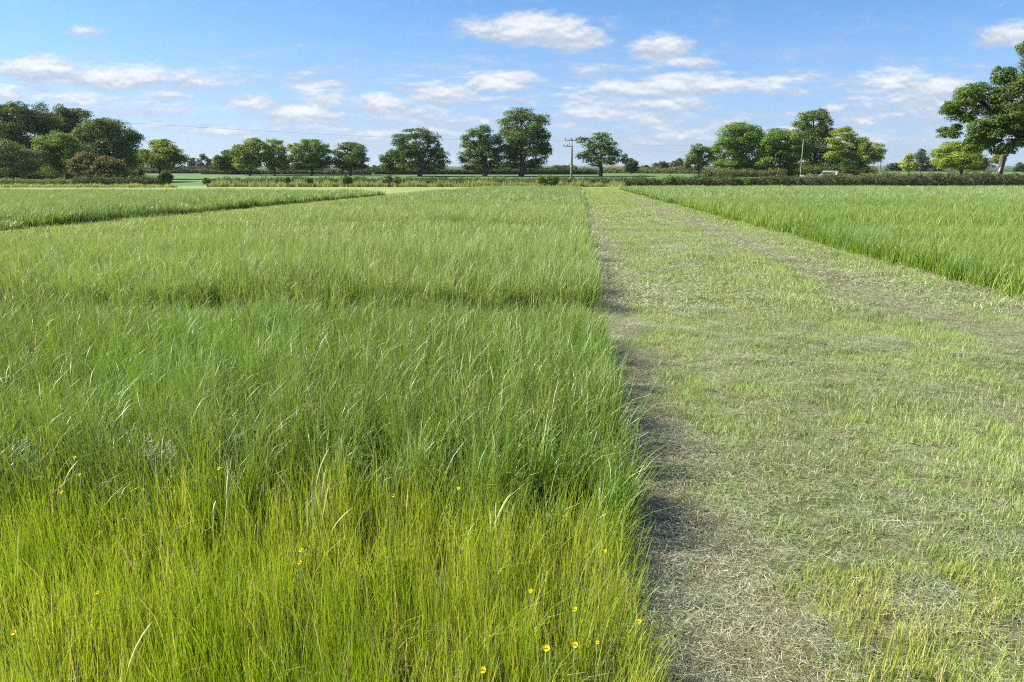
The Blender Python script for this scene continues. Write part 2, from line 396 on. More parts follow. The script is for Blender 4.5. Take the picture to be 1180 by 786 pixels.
def put(name, P, c, hfun, label, scl=1., tilt=.035, tiltmax=.15, edge=None, zoff=0., hs=.26, lump=0.):
    if name in ('fine_grass', 'leafy_grass'):          # ragged border between the two plots
        e = 2.82+(np.abs(rng.normal(0, .17, len(P)))-.08 if name == 'fine_grass' else rng.normal(0, .11, len(P)))+.13*vnoise(P[:, 0], P[:, 0]*0, .45, 71)+.05*vnoise(P[:, 0], P[:, 1], .12, 72)
        P = P[P[:, 1] < e+.03] if name == 'fine_grass' else P[P[:, 1] > e-.03]
    n = len(P); P = P.copy(); P[:, 2] = terrain(P[:, 1])+zoff+lump*np.clip(vnoise(P[:, 0], P[:, 1], .45, 81)+.6*vnoise(P[:, 0], P[:, 1], .16, 82), 0, 1.5)
    hh = hfun(P[:, 0], P[:, 1])*rng.uniform(1-hs, 1+hs*.6, n)
    keep = hh > .08; P = P[keep]; hh = hh[keep]; n = len(P)
    off = P[:, 0]-SL*P[:, 1]
    ta = rng.normal(0, 1.5, n); tt = np.abs(rng.normal(tilt, .06, n))      # a light breeze towards +x
    if edge is not None:
        if name == 'fine_grass': edge = edge+.05
        d = edge-off; k = (d < .26)
        tt = np.where(k, tt+(.30-d)*rng.uniform(.0, 1.1, n), tt); ta = np.where(k, ta*.35, ta)
    S = np.stack([rng.uniform(.85, 1.15, n)*scl]*2+[hh*scl], 1)
    return scatter(name, P, eul(ta, np.clip(tt, 0, 1.1), rng.uniform(0, 2*pi, n)), S, c, label)

# heights over the plots: rounded plot ends, soft swells
def ss(x, a, b): t = np.clip((x-a)/(b-a), 0, 1); return t*t*(3-2*t)
def h_yel(x, y): return .95+.1*vnoise(x, y, .5, 1)+.0*y+.22*ss(y, 2.9, 3.5)+.1*vnoise(x, y, .12, 4)
def h_leaf(x, y): return (.78+.26*ss(y, 2.7, 3.3)+.08*vnoise(x, y, .8, 2)+.07*vnoise(x, y, .25, 3))*(1-.12*ss(y, 6.9, 7.08))
def h_mid(x, y): return (.30+.74*ss(y+.10*vnoise(x, y, .6, 61), 8.25, 8.5)+.10*ss(y, 8.3, 10))*(1+.07*vnoise(x, y, 2.2, 5)+.07*vnoise(x, y, .7, 6))
def h_swell(x, y): return 1+.12*vnoise(x, y, 6, 8)+.10*vnoise(x, y*1.8, 2.0, 9)-.50*np.exp(-((y-21+.12*x)/.9)**2)-.35*np.exp(-((y-34)/1.3)**2)

near_yel = coll([clump('tuft', 22, .055, .47, .0040, .14, .10, G_YEL, 4, stem=1, hvar=.55) for _ in range(7)]
                +[clump('tuft', 18, .055, .46, .0046, .22, .35, G_YEL, 5, hvar=.5) for _ in range(4)])
put('fine_grass', points(1.0, 4.2, -9, OFF_MAIN_R, 270, .35), near_yel, h_yel,
    'fine upright yellow green grass filling the nearest plot in the foreground', edge=OFF_MAIN_R, tilt=.05)
near_leaf = coll([clump('tuft', 24, .06, .61, .0058, .14, .55, G_LEAF, 6, hvar=.5) for _ in range(9)]
                 +[clump('tuft', 22, .05, .62, .0050, .10, .3, G_LEAF, 5, hvar=.4) for _ in range(5)])
put('leafy_grass', points(2.35, 7.1, -9, OFF_MAIN_R, 142, .5), near_leaf, h_leaf,
    'tall dark green leafy grass in the second plot behind the yellow green one', edge=OFF_MAIN_R)
mid_leaf = coll([clump('tuft', 38, .11, .62, .0080, .15, .5, G_MID, 5, hvar=.5) for _ in range(10)])
put('plot_grass', points(7.1, 15, -12, OFF_MAIN_R, 44, .8), mid_leaf, h_mid,
    'bright green grass plot beyond the dark dip across the left block', edge=OFF_MAIN_R)
mid2 = coll([clump('tuft', 56, .24, .62, .0125, .15, .45, G_MID, 4, hvar=.5) for _ in range(8)])
P = np.concatenate([points(14.6, 38, OFF_MAIN_L, OFF_MAIN_R, 16, 1.2)])
put('meadow_grass', P, mid2, h_swell, 'swaying light green grass in the middle of the long left block', edge=OFF_MAIN_R)
far1 = coll([clump('tuft', 52, .5, .64, .038, .2, .45, G_FAR, 3, hvar=.5) for _ in range(8)])
P = np.concatenate([points(37.5, 99, OFF_MAIN_L, OFF_MAIN_R, 5.5, 2)])
put('distant_grass', P, far1, h_swell, 'pale green grass at the far end of the long left block')
left2 = coll([clump('tuft', 44, .30, .66, .020, .2, .5, G_FAR, 4, hvar=.5) for _ in range(8)])
P = np.concatenate([points(17, 44, -90, OFF_LEFT, 12, 2)])
put('side_plot_grass', P, left2, lambda x, y: h_swell(x, y)*1.25, 'green grass block left of the side path, its near edge in shade')
P = np.concatenate([points(43.5, 66, -120, OFF_LEFT, 5.0, 3)])
put('side_plot_distant_grass', P, far1, lambda x, y: h_swell(x, y)*1.2, 'far part of the grass block left of the side path')
r1 = coll([clump('tuft', 46, .17, .62, .0105, .18, .5, G_RIGHT, 5, hvar=.5) for _ in range(8)])
put('right_plot_grass', points(7.5, 20, OFF_RIGHT, 60, 34, 1.2), r1, h_swell, 'bright green grass block right of the mown strip, nearest part')
r2 = coll([clump('tuft', 50, .30, .64, .018, .18, .45, G_RIGHT, 4, hvar=.5) for _ in range(8)])
put('right_plot_meadow_grass', points(19.7, 44, OFF_RIGHT, 60, 11, 2), r2, h_swell, 'green grass block right of the mown strip, middle part')
put('right_plot_distant_grass', points(43.5, 99, OFF_RIGHT, 95, 5.0, 3), far1, h_swell, 'pale far part of the grass block right of the mown strip')

G_EAR = leaf_mat('grass_ears', (.26, .30, .10), (.42, .44, .20), base=(.14, .2, .03), dry=(.5, .42, .24), dry_at=.7, transl=.25, spec=.3)
ears = coll([clump('ears', 3, .05, .69, .0026, .10, .2, G_EAR, 14, hvar=.3, wvar=.3, ear=True) for _ in range(8)])
P = points(1.2, 6.6, -9, OFF_MAIN_R-.3, 8, .4); P = P[vnoise(P[:, 0], P[:, 1], .6, 91)+rng.normal(0, .4, len(P)) > .0]
put('grass_ears', P, ears, lambda x, y: .86+.10*ss(y, 2.6, 3.0), 'thin flowering grass ears standing just above the near plots', tilt=.04)
# mown strip: stubble standing, clippings lying
st1 = coll([clump('tuft', 34, .075, .085, .0034, .35, .4, G_STUB, 3, hvar=.6) for _ in range(8)])
sty = coll([clump('tuft', 26, .06, .12, .0034, .25, .2, G_STUBY, 3, hvar=.6) for _ in range(8)])
cl1 = coll([clump('clippings', 46, .13, .10, .0023, .1, .1, G_CLIP, 3, flat=.03, hvar=.7, wtaper=False) for _ in range(8)])
clb = coll([clump('clippings', 56, .13, .085, .0020, .1, .1, G_CLIPB, 3, flat=.035, hvar=.7, wtaper=False) for _ in range(8)])
def h_stub(x, y):
    o = x-SL*y
    bare = .15+.85*ss(o+.2*vnoise(x, y, .5, 12)-.3*(1-ss(y, 2.0, 3.2)), .30, .75)
    rows = 1-.5*np.exp(-((o-4.2+.25*vnoise(x, y, 2, 13))/.42)**2)
    return bare*rows*(1+.30*vnoise(o*2.6, y/7, 1, 16))*(1.0+.35*vnoise(x, y, .35, 14)+.3*vnoise(x, y, 1.3, 15))
OM = OFF_MAIN_R+.02; ORr = OFF_RIGHT+.1
put('yellow_stubble', points(1.6, 2.75, OM+.2, ORr, 300, .3), sty, h_stub, 'short yellow green stubble at the very front of the mown strip')
put('short_grass', points(2.6, 8.5, OM, ORr, 190, .4), st1, h_stub, 'short cut green stubble covering the mown strip near the camera')
st2 = coll([clump('tuft', 40, .18, .09, .007, .35, .4, G_STUB, 2, hvar=.6) for _ in range(6)])
put('cut_grass', points(8.3, 26, OM, ORr, 42, .8), st2, h_stub, 'short cut green stubble further along the mown strip')
st3 = coll([clump('tuft', 60, .5, .10, .022, .4, .4, G_STUB, 2, hvar=.6) for _ in range(6)])
put('distant_cut_grass', points(25.5, 112, OM, ORr, 7.5, 2), st3, h_stub, 'short cut stubble at the distant end of the mown strip')
def h_clip(x, y): return .55+.75*np.clip(vnoise(x, y, .8, 21)+.5*vnoise(x, y, .3, 22)+.2, 0, 1)
put('grass_clippings', points(1.6, 9, OM, ORr, 75, .4), cl1, h_clip, 'grey green cut grass lying over the stubble of the mown strip', zoff=.012, tilt=.02, lump=.035)
cl2 = coll([clump('clippings', 40, .3, .2, .008, .1, .1, G_CLIP, 2, flat=.05, hvar=.7, wtaper=False) for _ in range(6)])
put('distant_clippings', points(8.8, 40, OM, ORr, 11, 1), cl2, h_clip, 'grey green cut grass lying further along the mown strip', zoff=.012, tilt=.02)
# brown dry clippings: along the left edge and as a row near the right edge
P = points(1.5, 11, OM-.15, ORr, 420, .4); o_ = P[:, 0]-SL*P[:, 1]
k = rng.uniform(0, 1, len(P)) < np.maximum(.95-.95*ss(o_+.18*vnoise(P[:, 0], P[:, 1], .5, 31)+.1*vnoise(P[:, 0], P[:, 1], .2, 35)-.30*(1-ss(P[:, 1], 2.0, 3.2)), .36, .78), .55*np.exp(-((o_-4.2+.3*vnoise(P[:, 0], P[:, 1], 2, 13))/.45)**2)*(.5+.5*vnoise(P[:, 0], P[:, 1], .9, 33)))+.10*ss(vnoise(P[:, 0], P[:, 1], .9, 34), .35, .6)
put('dry_clippings', P[k], clb, lambda x, y: np.ones_like(x), 'brown dried grass cuttings raked along the shaded edge of the tall grass', zoff=.01, tilt=.02, lump=.03)
clb2 = coll([clump('clippings', 50, .3, .2, .009, .1, .1, G_CLIPB, 2, flat=.05, hvar=.7, wtaper=False) for _ in range(6)])
P = points(10.5, 60, OM-.15, ORr, 40, 1); o_ = P[:, 0]-SL*P[:, 1]
k = rng.uniform(0, 1, len(P)) < np.maximum(1-ss(o_, .5, 1.0), .7*np.exp(-((o_-4.2+.25*vnoise(P[:, 0], P[:, 1], 2, 13))/.4)**2))*.6+.35*np.exp(-((o_-5.75)/.12)**2)
put('distant_dry_clippings', P[k], clb2, lambda x, y: np.ones_like(x), 'brown dried cuttings in rows further along the mown strip', zoff=.01, tilt=.02)
# side path on the left and the headland
put('side_path_grass', points(14, 98, OFF_MAIN_L-5.8, OFF_MAIN_L, 7, 2), st3, lambda x, y: np.ones_like(x), 'short mown grass on the side path between the two left blocks')
# long pale grass at the foot of the hedges
vg = coll([clump('tuft', 46, .55, 1.0, .055, .2, .35, G_VERGE, 3, hvar=.6) for _ in range(7)])
VG = []
for (pa, pb, Y, n, hh) in ((236, 716, 124.5, 420, 1.35), (-10, 200, 118, 240, .75), (700, 1190, 121, 60, .6)):
    a, b = pix(pa, 205, Y), pix(pb, 205, Y)
    x = rng.uniform(a[0], b[0], n); y = Y+rng.uniform(-.9, .9, n); VG.append(np.stack([x, y, np.full(n, hh)], 1))
VG = np.concatenate(VG); hv = VG[:, 2].copy()*rng.uniform(.45, 1.25, len(VG))
VG[:, 2] = terrain(VG[:, 1])
scatter('verge_grass', VG, eul(rng.uniform(-pi, pi, len(VG)), np.abs(rng.normal(0, .1, len(VG))), rng.uniform(0, 6, len(VG))), np.stack([rng.uniform(.8, 1.2, len(VG))]*2+[hv], 1), vg, 'long pale seeding grass along the foot of the field hedges')

# ------------------------------------------------------------------ trees, bushes, hedges
def tube(pts, rad, sides=7, seed=0):
    """tapered limb along pts; returns V, quads"""
    pts = np.asarray(pts, float); n = len(pts); V = []
    for i in range(n):
        d = pts[min(i+1, n-1)]-pts[max(i-1, 0)]; d /= np.linalg.norm(d)+1e-9
        a = np.cross(d, [0, 1, .3]); a /= np.linalg.norm(a)+1e-9; b = np.cross(d, a)
        th = np.arange(sides)*2*pi/sides
        rr = rad[i]*(1+.12*np.sin(th*3+seed+i*.7))
        V.append(pts[i]+np.outer(np.cos(th)*rr, a)+np.outer(np.sin(th)*rr, b))
    V = np.concatenate(V); q = []
    for i in range(n-1):
        for j in range(sides):
            k = (j+1) % sides; q.append((i*sides+j, i*sides+k, (i+1)*sides+k, (i+1)*sides+j))
    q.append((( n-1)*sides, (n-1)*sides+1, (n-1)*sides+2, (n-1)*sides+3))
    return V, np.array(q)
def join(parts):
    V, Q, k = [], [], 0
    for v, q in parts: V.append(v); Q.append(np.asarray(q)+k); k += len(v)
    return np.concatenate(V), np.concatenate(Q)
def leaves(C, nrm, size, spread_n=.55):
    """leaf sprays: small bent quads at C, roughly facing nrm"""
    n = len(C); d = nrm+rng.normal(0, spread_n, (n, 3)); d /= np.linalg.norm(d, axis=1)[:, None]+1e-9
    a = np.cross(d, rng.normal(0, 1, (n, 3))); a /= np.linalg.norm(a, axis=1)[:, None]+1e-9; b = np.cross(d, a)
    s = size*rng.uniform(.55, 1.3, n)[:, None]; e = rng.uniform(.5, .8, n)[:, None]
    V = np.stack([C-a*s*.5, C-b*s*.5*e+d*s*.1, C+a*s*.5, C+b*s*.5*e+d*s*.1], 1)
    q = np.arange(n*4).reshape(n, 4)
    return V.reshape(-1, 3), q
def bark(name, c1, c2):
    t = NT(name); p = t.pos(); n = t.noise(p, 3, 5, .7, (1, 1, .3)); b = t.n('ShaderNodeBump'); b.inputs['Strength'].default_value = .8; b.inputs['Distance'].default_value = .05; t.L.new(n, b.inputs['Height'])
    return t.out(t.princ(t.mix(t.rng(n, .3, .7), c1, c2), .9, .15, normal=b.outputs[0]))
BARK = bark('bark', (.05, .042, .032), (.13, .11, .085))
def fol(name, c1, c2, patch=None): return leaf_mat(name, c1, c2, patch=patch, pscale=.45, transl=.30, rough=.6, spec=.15, tl=(1.2, 1.15, .5))
FO = {
 'oak': fol('oak_leaves', (0.059, 0.102, 0.014), (0.152, 0.211, 0.032), (0.092, 0.154, 0.022)),
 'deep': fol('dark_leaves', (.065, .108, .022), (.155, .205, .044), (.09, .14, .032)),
 'mid': fol('mid_green_leaves', (0.099, 0.173, 0.018), (0.211, 0.301, 0.040), (0.125, 0.211, 0.025)),
 'lime': fol('yellow_green_leaves', (0.158, 0.224, 0.022), (0.330, 0.397, 0.050), (0.145, 0.211, 0.026)),
 'gold': fol('golden_leaves', (.26, .31, .03), (.40, .44, .06)),
 'grey': fol('grey_green_leaves', (0.119, 0.166, 0.045), (0.238, 0.288, 0.090), (0.106, 0.154, 0.040)),
 'far': fol('haze_tinted_far_leaves', (0.066, 0.100, 0.052), (0.112, 0.147, 0.070)),  # distance haze painted into the leaf colour
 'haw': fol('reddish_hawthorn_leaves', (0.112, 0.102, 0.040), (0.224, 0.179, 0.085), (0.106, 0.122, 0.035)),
 'hedge': fol('hedge_leaves', (.045, .080, .020), (.105, .155, .040), (.078, .092, .032)),
 'hedge_sun': fol('sunlit_tint_hedge_leaves', (0.112, 0.141, 0.035), (0.224, 0.243, 0.070), (0.145, 0.128, 0.055)),  # lit copy of the hedge leaves, sunlight put into the colour
 'white': fol('white_umbels', (.55, .57, .45), (.75, .75, .66)),
}
def puffs(lobes, px_area_leaves, leaf, puff_rel=.30, inner=.22, gap=.0, flat=.8):
    """lobes: (x,y,z,rx,ry,rz). Leaf sprays gather in puffs over each lobe, leaving gaps between."""
    A = np.array([l[3]*l[5] for l in lobes]); A = A/A.sum(); Cs, Ns = [], []
    for l, a in zip(lobes, A):
        nl = int(px_area_leaves*a); c = np.array(l[:3]); r = np.array(l[3:6])
        npf = max(9, int(30*(.38/puff_rel)**2))
        d = rng.normal(0, 1, (npf, 3)); d /= np.linalg.norm(d, axis=1)[:, None]
        rad = np.where(rng.uniform(0, 1, npf) < inner, rng.uniform(.2, .6, npf), rng.uniform(.56, .86, npf))
        pc = c+d*r*rad[:, None]; pr = puff_rel*rng.uniform(.65, 1.35, npf)
        w = pr**2; cnt = rng.multinomial(nl, w/w.sum())
        for k in range(npf):
            m = cnt[k]
            if not m: continue
            u = rng.normal(0, 1, (m, 3)); u /= np.linalg.norm(u, axis=1)[:, None]
            u[:, 2] = np.where(u[:, 2] < -.6, -u[:, 2]*.7, u[:, 2])
            q = pc[k]+u*(r*pr[k]*rng.uniform(.45, 1.08, m)[:, None])*np.array([1, 1, flat])
            nn = u*.8+d[k]*.35+np.array([0, 0, .25])
            Cs.append(q); Ns.append(nn)
    C = np.concatenate(Cs); Nn = np.concatenate(Ns)
    V, Q = leaves(C, Nn, leaf)
    rnd = np.repeat(rng.uniform(0, 1, (len(C), 3)), 4, 0)
    return V, Q, rnd
G1 = 'hedgerow trees along the far field edge'
def tree(name, label, cat, Y, lobes_px, kind, base_px=None, trunk_w=None, dens=3.6, leaf_px=1.35, group=None, puff=.40, limbs=6, depth=.8, stems=1, flat=.85):
    """lobes_px: (px, py, half width, half height) read off the photograph at distance Y; depth: crown depth against its width"""
    k = 1/ppm(Y); allx = [l[0] for l in lobes_px]
    cxp = base_px if base_px is not None else sum(allx)/len(allx)
    gz = float(terrain(Y)); bx = pix(cxp, 200, Y)[0]
    wid = (max(l[0]+l[2] for l in lobes_px)-min(l[0]-l[2] for l in lobes_px))*k
    if group == G1:
        c_ = sum(allx)/len(allx); w_ = max(allx)-min(allx)
        lobes_px = lobes_px+[(c_-w_*.34, 190, w_*.30, 7), (c_+w_*.30, 191, w_*.30, 6.5), (c_, 187, w_*.3, 8)]
    L = []
    for l in lobes_px:
        p = pix(l[0], l[1], Y); rx, rz = l[2]*k*1.10, l[3]*k*1.08
        dy = rng.uniform(-1, 1)*max(0, wid*depth/2-rx)
        L.append((p[0]-bx, dy, p[2]-gz, rx, max(rx, rz)*.9, rz))
    root = empty(name, (bx, Y, gz), label, cat, group)
    area = sum(l[2]*l[3]*pi for l in lobes_px)
    V, Q, rnd = puffs(L, area*dens*3.9/leaf_px**2, leaf_px*k*1.18, puff, flat=flat)
    link('crown', mesh_np('crown', V, Q, rnd, [FO[kind]]), root)
    # trunk and limbs
    top = max(l[2] for l in L); low = min(l[2]-l[5] for l in L); hub = min(top*.6, max(low+.12*top, top*.3))
    tw = trunk_w if trunk_w else max(.12, .035*top)
    parts = []
    for s in range(stems):
        ox = 0 if stems == 1 else rng.uniform(-.12, .12)*wid
        parts.append(tube([(ox, 0, -.15), (ox, 0, .02*top), (ox+.02*top, 0, hub*.5), (ox*.6, .02*top, hub), (.02*top, 0, top*.66)], [tw*1.6, tw*1.15, tw, tw*.75, tw*.2], 9))
    big = sorted(L, key=lambda l: -l[3])[:limbs]
    for i, l in enumerate(big):
        e = np.array(l[:3]); s0 = np.array([0, 0, hub*rng.uniform(.55, 1.0)]); md = s0*.5+e*.5+np.array([0, 0, -.08*top])
        parts.append(tube([s0, md, s0*.1+e*.9, e], [tw*.5, tw*.33, tw*.16, tw*.04], 6, i))
        for j in range(4):
            f = e+np.clip(rng.normal(0, .5, 3), -.75, .75)*np.array(l[3:6])
            parts.append(tube([md*.4+e*.6, (e+f)/2+np.array([0, 0, .03*top]), f], [tw*.16, tw*.1, tw*.03], 4, j))
    V, Q = join(parts); link('trunk', mesh_np('trunk', V, Q, mats=[BARK], smooth=True), root)
    return root
def auto_lobes(cx, top, w, bot, n=7, seed=1, round_=.5):
    r = np.random.default_rng(seed); h = bot-top; L = [(cx, top+h*.50, w*.30, h*.36)]
    for i in range(n):
        a = pi*(-.12+1.24*i/(n-1)); rr = r.uniform(.16, .23)*w
        x = cx+math.cos(a)*(w/2-rr); y = top+h*.52-math.sin(a)*(h*.52-rr*.8)*(1 if math.sin(a) > 0 else .6)
        L.append((x, y+r.uniform(-.03, .06)*h, rr, rr*r.uniform(.7, .95)))
    L.append((cx-w*.22, bot-h*.2, w*.22, h*.17)); L.append((cx+w*.22, bot-h*.2, w*.22, h*.17))
    return L

G1 = 'hedgerow trees along the far field edge'
# left wood, from the left edge of the picture
tree('oak_tree', 'tall dark open crowned tree at the far left edge of the field', 'tree', 160, [(20,144,32,22),(-5,150,24,26),(42,138,20,18),(10,128,20,12),(30,165,34,20),(-15,170,24,20),(32,126,13,7)], 'deep', 18, dens=2.9)
tree('oak_tree', 'tall round dark tree second from the left in the left wood', 'tree', 168, [(76,131,17,11),(70,142,20,16),(90,140,15,14),(60,150,16,14),(84,156,20,16),(75,170,26,16)], 'deep', 76, dens=3)
tree('oak_tree', 'broad dark tree on the right side of the left wood', 'tree', 155, [(122,152,21,15),(104,158,20,18),(142,162,15,14),(126,172,28,18),(110,178,26,16),(146,178,13,11),(124,144,12,7),(135,188,22,10)], 'deep', 125, dens=3.2)
tree('field_maple_tree', 'mid green tree standing in front of the left wood beside reddish hawthorn', 'tree', 146, [(62,166,18,14),(52,178,14,14),(78,176,16,16),(66,190,22,14),(76,162,12,8),(88,188,14,14)], 'mid', 66, dens=3.6)
tree('willow_bush', 'grey green bushy willow at the lower left edge of the wood', 'bush', 140, [(12,176,20,13),(32,186,18,13),(-6,184,18,15),(16,194,26,10),(40,178,10,9)], 'grey', 14, dens=3.4, stems=3)
tree('hawthorn_bush', 'larger reddish brown hawthorn in front of the left wood', 'bush', 140, [(99,184,12,9),(90,190,11,9),(108,192,12,9),(100,196,18,8)], 'haw', 99, dens=3.6, stems=3)
tree('hawthorn_bush', 'smaller reddish brown hawthorn at the right end of the left wood', 'bush', 139, [(124,188,13,8),(134,193,10,8),(116,195,10,7),(125,198,17,6)], 'haw', 125, dens=3.6, stems=3)
tree('oak_tree', 'low dark tree filling the gap right of the left wood', 'tree', 178, [(154,182,12,9),(160,188,9,8),(146,190,14,9),(165,178,5,4)], 'deep', 154)
tree('ash_tree', 'yellow green tree standing alone beside the left wood', 'tree', 170, [(180,170,13,9),(196,174,14,9),(170,180,10,8),(188,182,16,10),(206,182,10,8),(176,188,12,6),(198,190,14,6),(190,164,9,4)], 'lime', 184, dens=3.6)
FARG = 'small far trees on the horizon'
for (cx, top, w, Y, lab) in ((222,181,17,420,'haze blue far tree right of the lone yellow green one'),(235,177,18,400,'pointed haze blue far tree between the lone tree and the hedgerow'),(247,183,14,430,'smallest haze blue far tree left of the hedgerow'),
        (650,190,32,330,'low dark far tree between the biggest oak and the wooden pole'),(630,193,20,320,'low far tree at the foot of the biggest oak'),(742,190,20,420,'low far tree right of the lone oak by the pole'),
        (762,185,24,400,'domed dark far tree in the middle of the open gap'),(783,183,25,380,'dark far tree next to the pale grey green one'),(1030,187,24,400,'low far tree behind the thin pole on the right'),(1062,173,22,360,'dark rounded far tree just behind the golden one'),(1078,184,18,380,'low far tree left of the pale maple'),(1176,187,18,330,'far dark tree at the right edge under the big oak'),
        (432,190,18,400,'low far tree left of the dark spreading oak'),(548,191,34,330,'low far tree under the pair of oaks'),(345,188,40,340,'low far trees between two light hedgerow trees'),(470,190,40,330,'low far tree behind the spreading oak'),(505,190,26,360,'far tree right of the spreading oak trunk'),(585,186,30,300,'pale far tree seen between the two oak trunks')):
    tree('far_tree', lab, 'tree', Y, auto_lobes(cx, top, w, 201, 5, int(cx)), 'far', cx, group=FARG, dens=3.2, limbs=2)
tree('field_maple_tree', 'dark rounded tree at the left end of the centre left row', 'tree', 215, auto_lobes(262,173,34,198,6,3), 'deep', 262, group=G1)
tree('ash_tree', 'light yellow green tree left in the centre left row', 'tree', 195, [(281,167,9,6),(292,164,10,5),(274,175,8,7),(288,175,13,8),(301,170,9,7),(282,186,14,8),(298,184,12,9),(275,188,8,6)], 'lime', 288, group=G1, dens=3.1)
tree('ash_tree', 'open light green tree between the yellow green and the darker one', 'tree', 198, [(314,168,10,7),(324,174,9,8),(308,178,9,8),(318,186,14,8),(330,184,8,7),(320,164,6,3),(334,170,5,4)], 'lime', 316, group=G1, dens=2.7)
tree('oak_tree', 'rounded mid green tree right of the two light ones', 'tree', 195, [(358,166,12,7),(346,173,10,8),(371,172,11,9),(358,180,16,9),(342,186,9,8),(374,186,10,8),(358,190,14,6)], 'mid', 359, group=G1, dens=3.1)
tree('oak_tree', 'rounded dark green tree at the right end of the centre left row', 'tree', 195, [(403,169,12,6),(392,176,10,8),(416,175,10,8),(404,183,15,9),(391,188,8,6),(419,187,8,7)], 'oak', 404, group=G1, dens=3.2)
tree('elm_tree', 'dark low tree leaning on the left side of the spreading oak', 'tree', 205, [(446,184,9,7),(456,180,10,8),(450,192,13,7),(463,189,10,9)], 'deep', 450)
tree('oak_tree', 'spreading dark oak left of the pair of oaks', 'tree', 190, [(478,154,14,7),(464,162,11,8),(494,160,12,8),(480,170,18,10),(500,174,12,10),(463,176,12,10),(510,184,9,9),(478,186,20,9),(497,190,14,7),(466,190,10,6)], 'oak', 484, dens=2.8, trunk_w=.55)
tree('oak_tree', 'smaller oak of the pair, on the left', 'tree', 190, [(553,153,13,8),(543,164,12,10),(565,160,13,9),(554,174,18,11),(538,182,10,9),(570,178,12,11),(548,190,15,7),(566,190,13,7)], 'oak', 559, dens=3.0, trunk_w=.55)
tree('oak_tree', 'tallest oak with a full round crown in the middle of the view', 'tree', 190, [(600,134,18,9),(586,146,13,12),(618,143,14,11),(603,156,20,13),(624,158,11,10),(585,166,14,12),(606,174,22,13),(622,178,12,12),(588,184,14,10),(612,190,18,8),(628,169,8,8)], 'oak', 601, dens=2.9, trunk_w=.6)
tree('oak_tree', 'lone open oak with a bare side branch right of the wooden pole', 'tree', 190, [(693,158,11,6),(684,168,12,8),(703,168,11,8),(694,176,16,8),(712,176,8,6),(675,180,10,7),(718,184,6,6),(688,186,14,6),(669,162,6,4),(677,160,3,2),(706,186,9,6)], 'oak', 692, dens=2.3, trunk_w=.45)
tree('sycamore_tree', 'small grey tree leaning by the lone oak', 'tree', 230, auto_lobes(727,181,20,200,5,9), 'far', 727)
tree('willow_tree', 'pale grey green tree at the left end of the right wood', 'tree', 200, [(805,172,9,7),(798,182,9,8),(813,178,9,9),(804,190,13,7),(792,189,5,6)], 'grey', 805)
tree('sycamore_tree', 'large domed bright green tree leading the right wood', 'tree', 195, [(852,150,17,9),(838,162,15,12),(866,158,15,12),(850,170,20,13),(832,180,11,12),(862,184,18,12),(842,190,18,7),(876,172,10,12)], 'mid', 850, dens=4.2)
tree('sycamore_tree', 'second bright green tree in front of the tall one in the right wood', 'tree', 192, [(898,156,14,8),(886,166,12,11),(912,164,12,10),(898,176,20,13),(884,188,14,9),(912,188,13,9),(924,176,8,10)], 'mid', 898, dens=4.2)
tree('poplar_tree', 'tallest tree of the right wood with an open top', 'tree', 205, [(938,133,15,8),(926,142,12,9),(948,141,9,8),(936,154,20,11),(920,166,15,12),(956,156,11,9),(942,170,22,14),(930,186,22,12),(958,186,16,12)], 'oak', 938, dens=3.1, trunk_w=.45)
tree('maple_tree', 'broad yellow green tree at the right end of the right wood', 'tree', 188, [(976,156,14,8),(962,166,14,8),(990,164,13,9),(1003,170,12,8),(978,176,20,9),(958,180,12,7),(1008,178,9,6),(985,188,16,8),(970,150,8,4),(996,174,13,9),(1000,182,10,7),(1006,172,9,6)], 'lime', 992, dens=3.1)
tree('ivy_trunk', 'ivy clad trunk standing before the end of the right wood', 'tree', 184, [(994,172,5,7),(996,182,6,8),(995,193,7,8),(998,200,6,5)], 'lime', 995, dens=4)
tree('golden_tree', 'small golden yellow tree in the gap on the right', 'tree', 230, [(1047,182,6,5),(1043,189,6,5),(1051,189,6,5),(1047,193,9,4)], 'gold', 1047, dens=4)
tree('maple_tree', 'light green spreading maple under the big right oak', 'tree', 140, [(1105,170,16,8),(1088,178,15,8),(1122,174,16,9),(1075,187,11,7),(1100,186,20,9),(1128,188,18,9),(1142,182,7,8),(1108,178,22,9),(1090,188,16,8),(1115,190,18,8),(1133,178,10,8)], 'lime', 1108, dens=4.2)
big = [(1132,106,20,11),(1112,112,17,12),(1150,118,22,16),(1122,130,18,13),(1108,122,14,10),(1146,140,24,16),(1126,156,20,12),(1140,170,16,10),(1168,140,20,14),(1174,108,22,18),(1163,86,13,13),(1176,70,14,14),(1186,58,16,12),(1190,90,24,24),(1200,130,30,26),(1182,160,14,9),(1215,150,34,24),(1230,100,36,34),(1225,65,30,26),(1255,130,34,34),(1116,148,14,9),(1108,160,9,8),(1172,152,16,10),(1158,162,12,8),(1150,148,16,12),(1140,166,14,8),(1124,170,12,6),(1155,166,10,6),(1110,150,14,10)]
tree('oak_tree', 'big near oak whose crown reaches in from the right edge', 'tree', 92, big, 'oak', 1222, dens=3.6, leaf_px=1.7, trunk_w=.6, limbs=10, puff=.34, depth=.5)

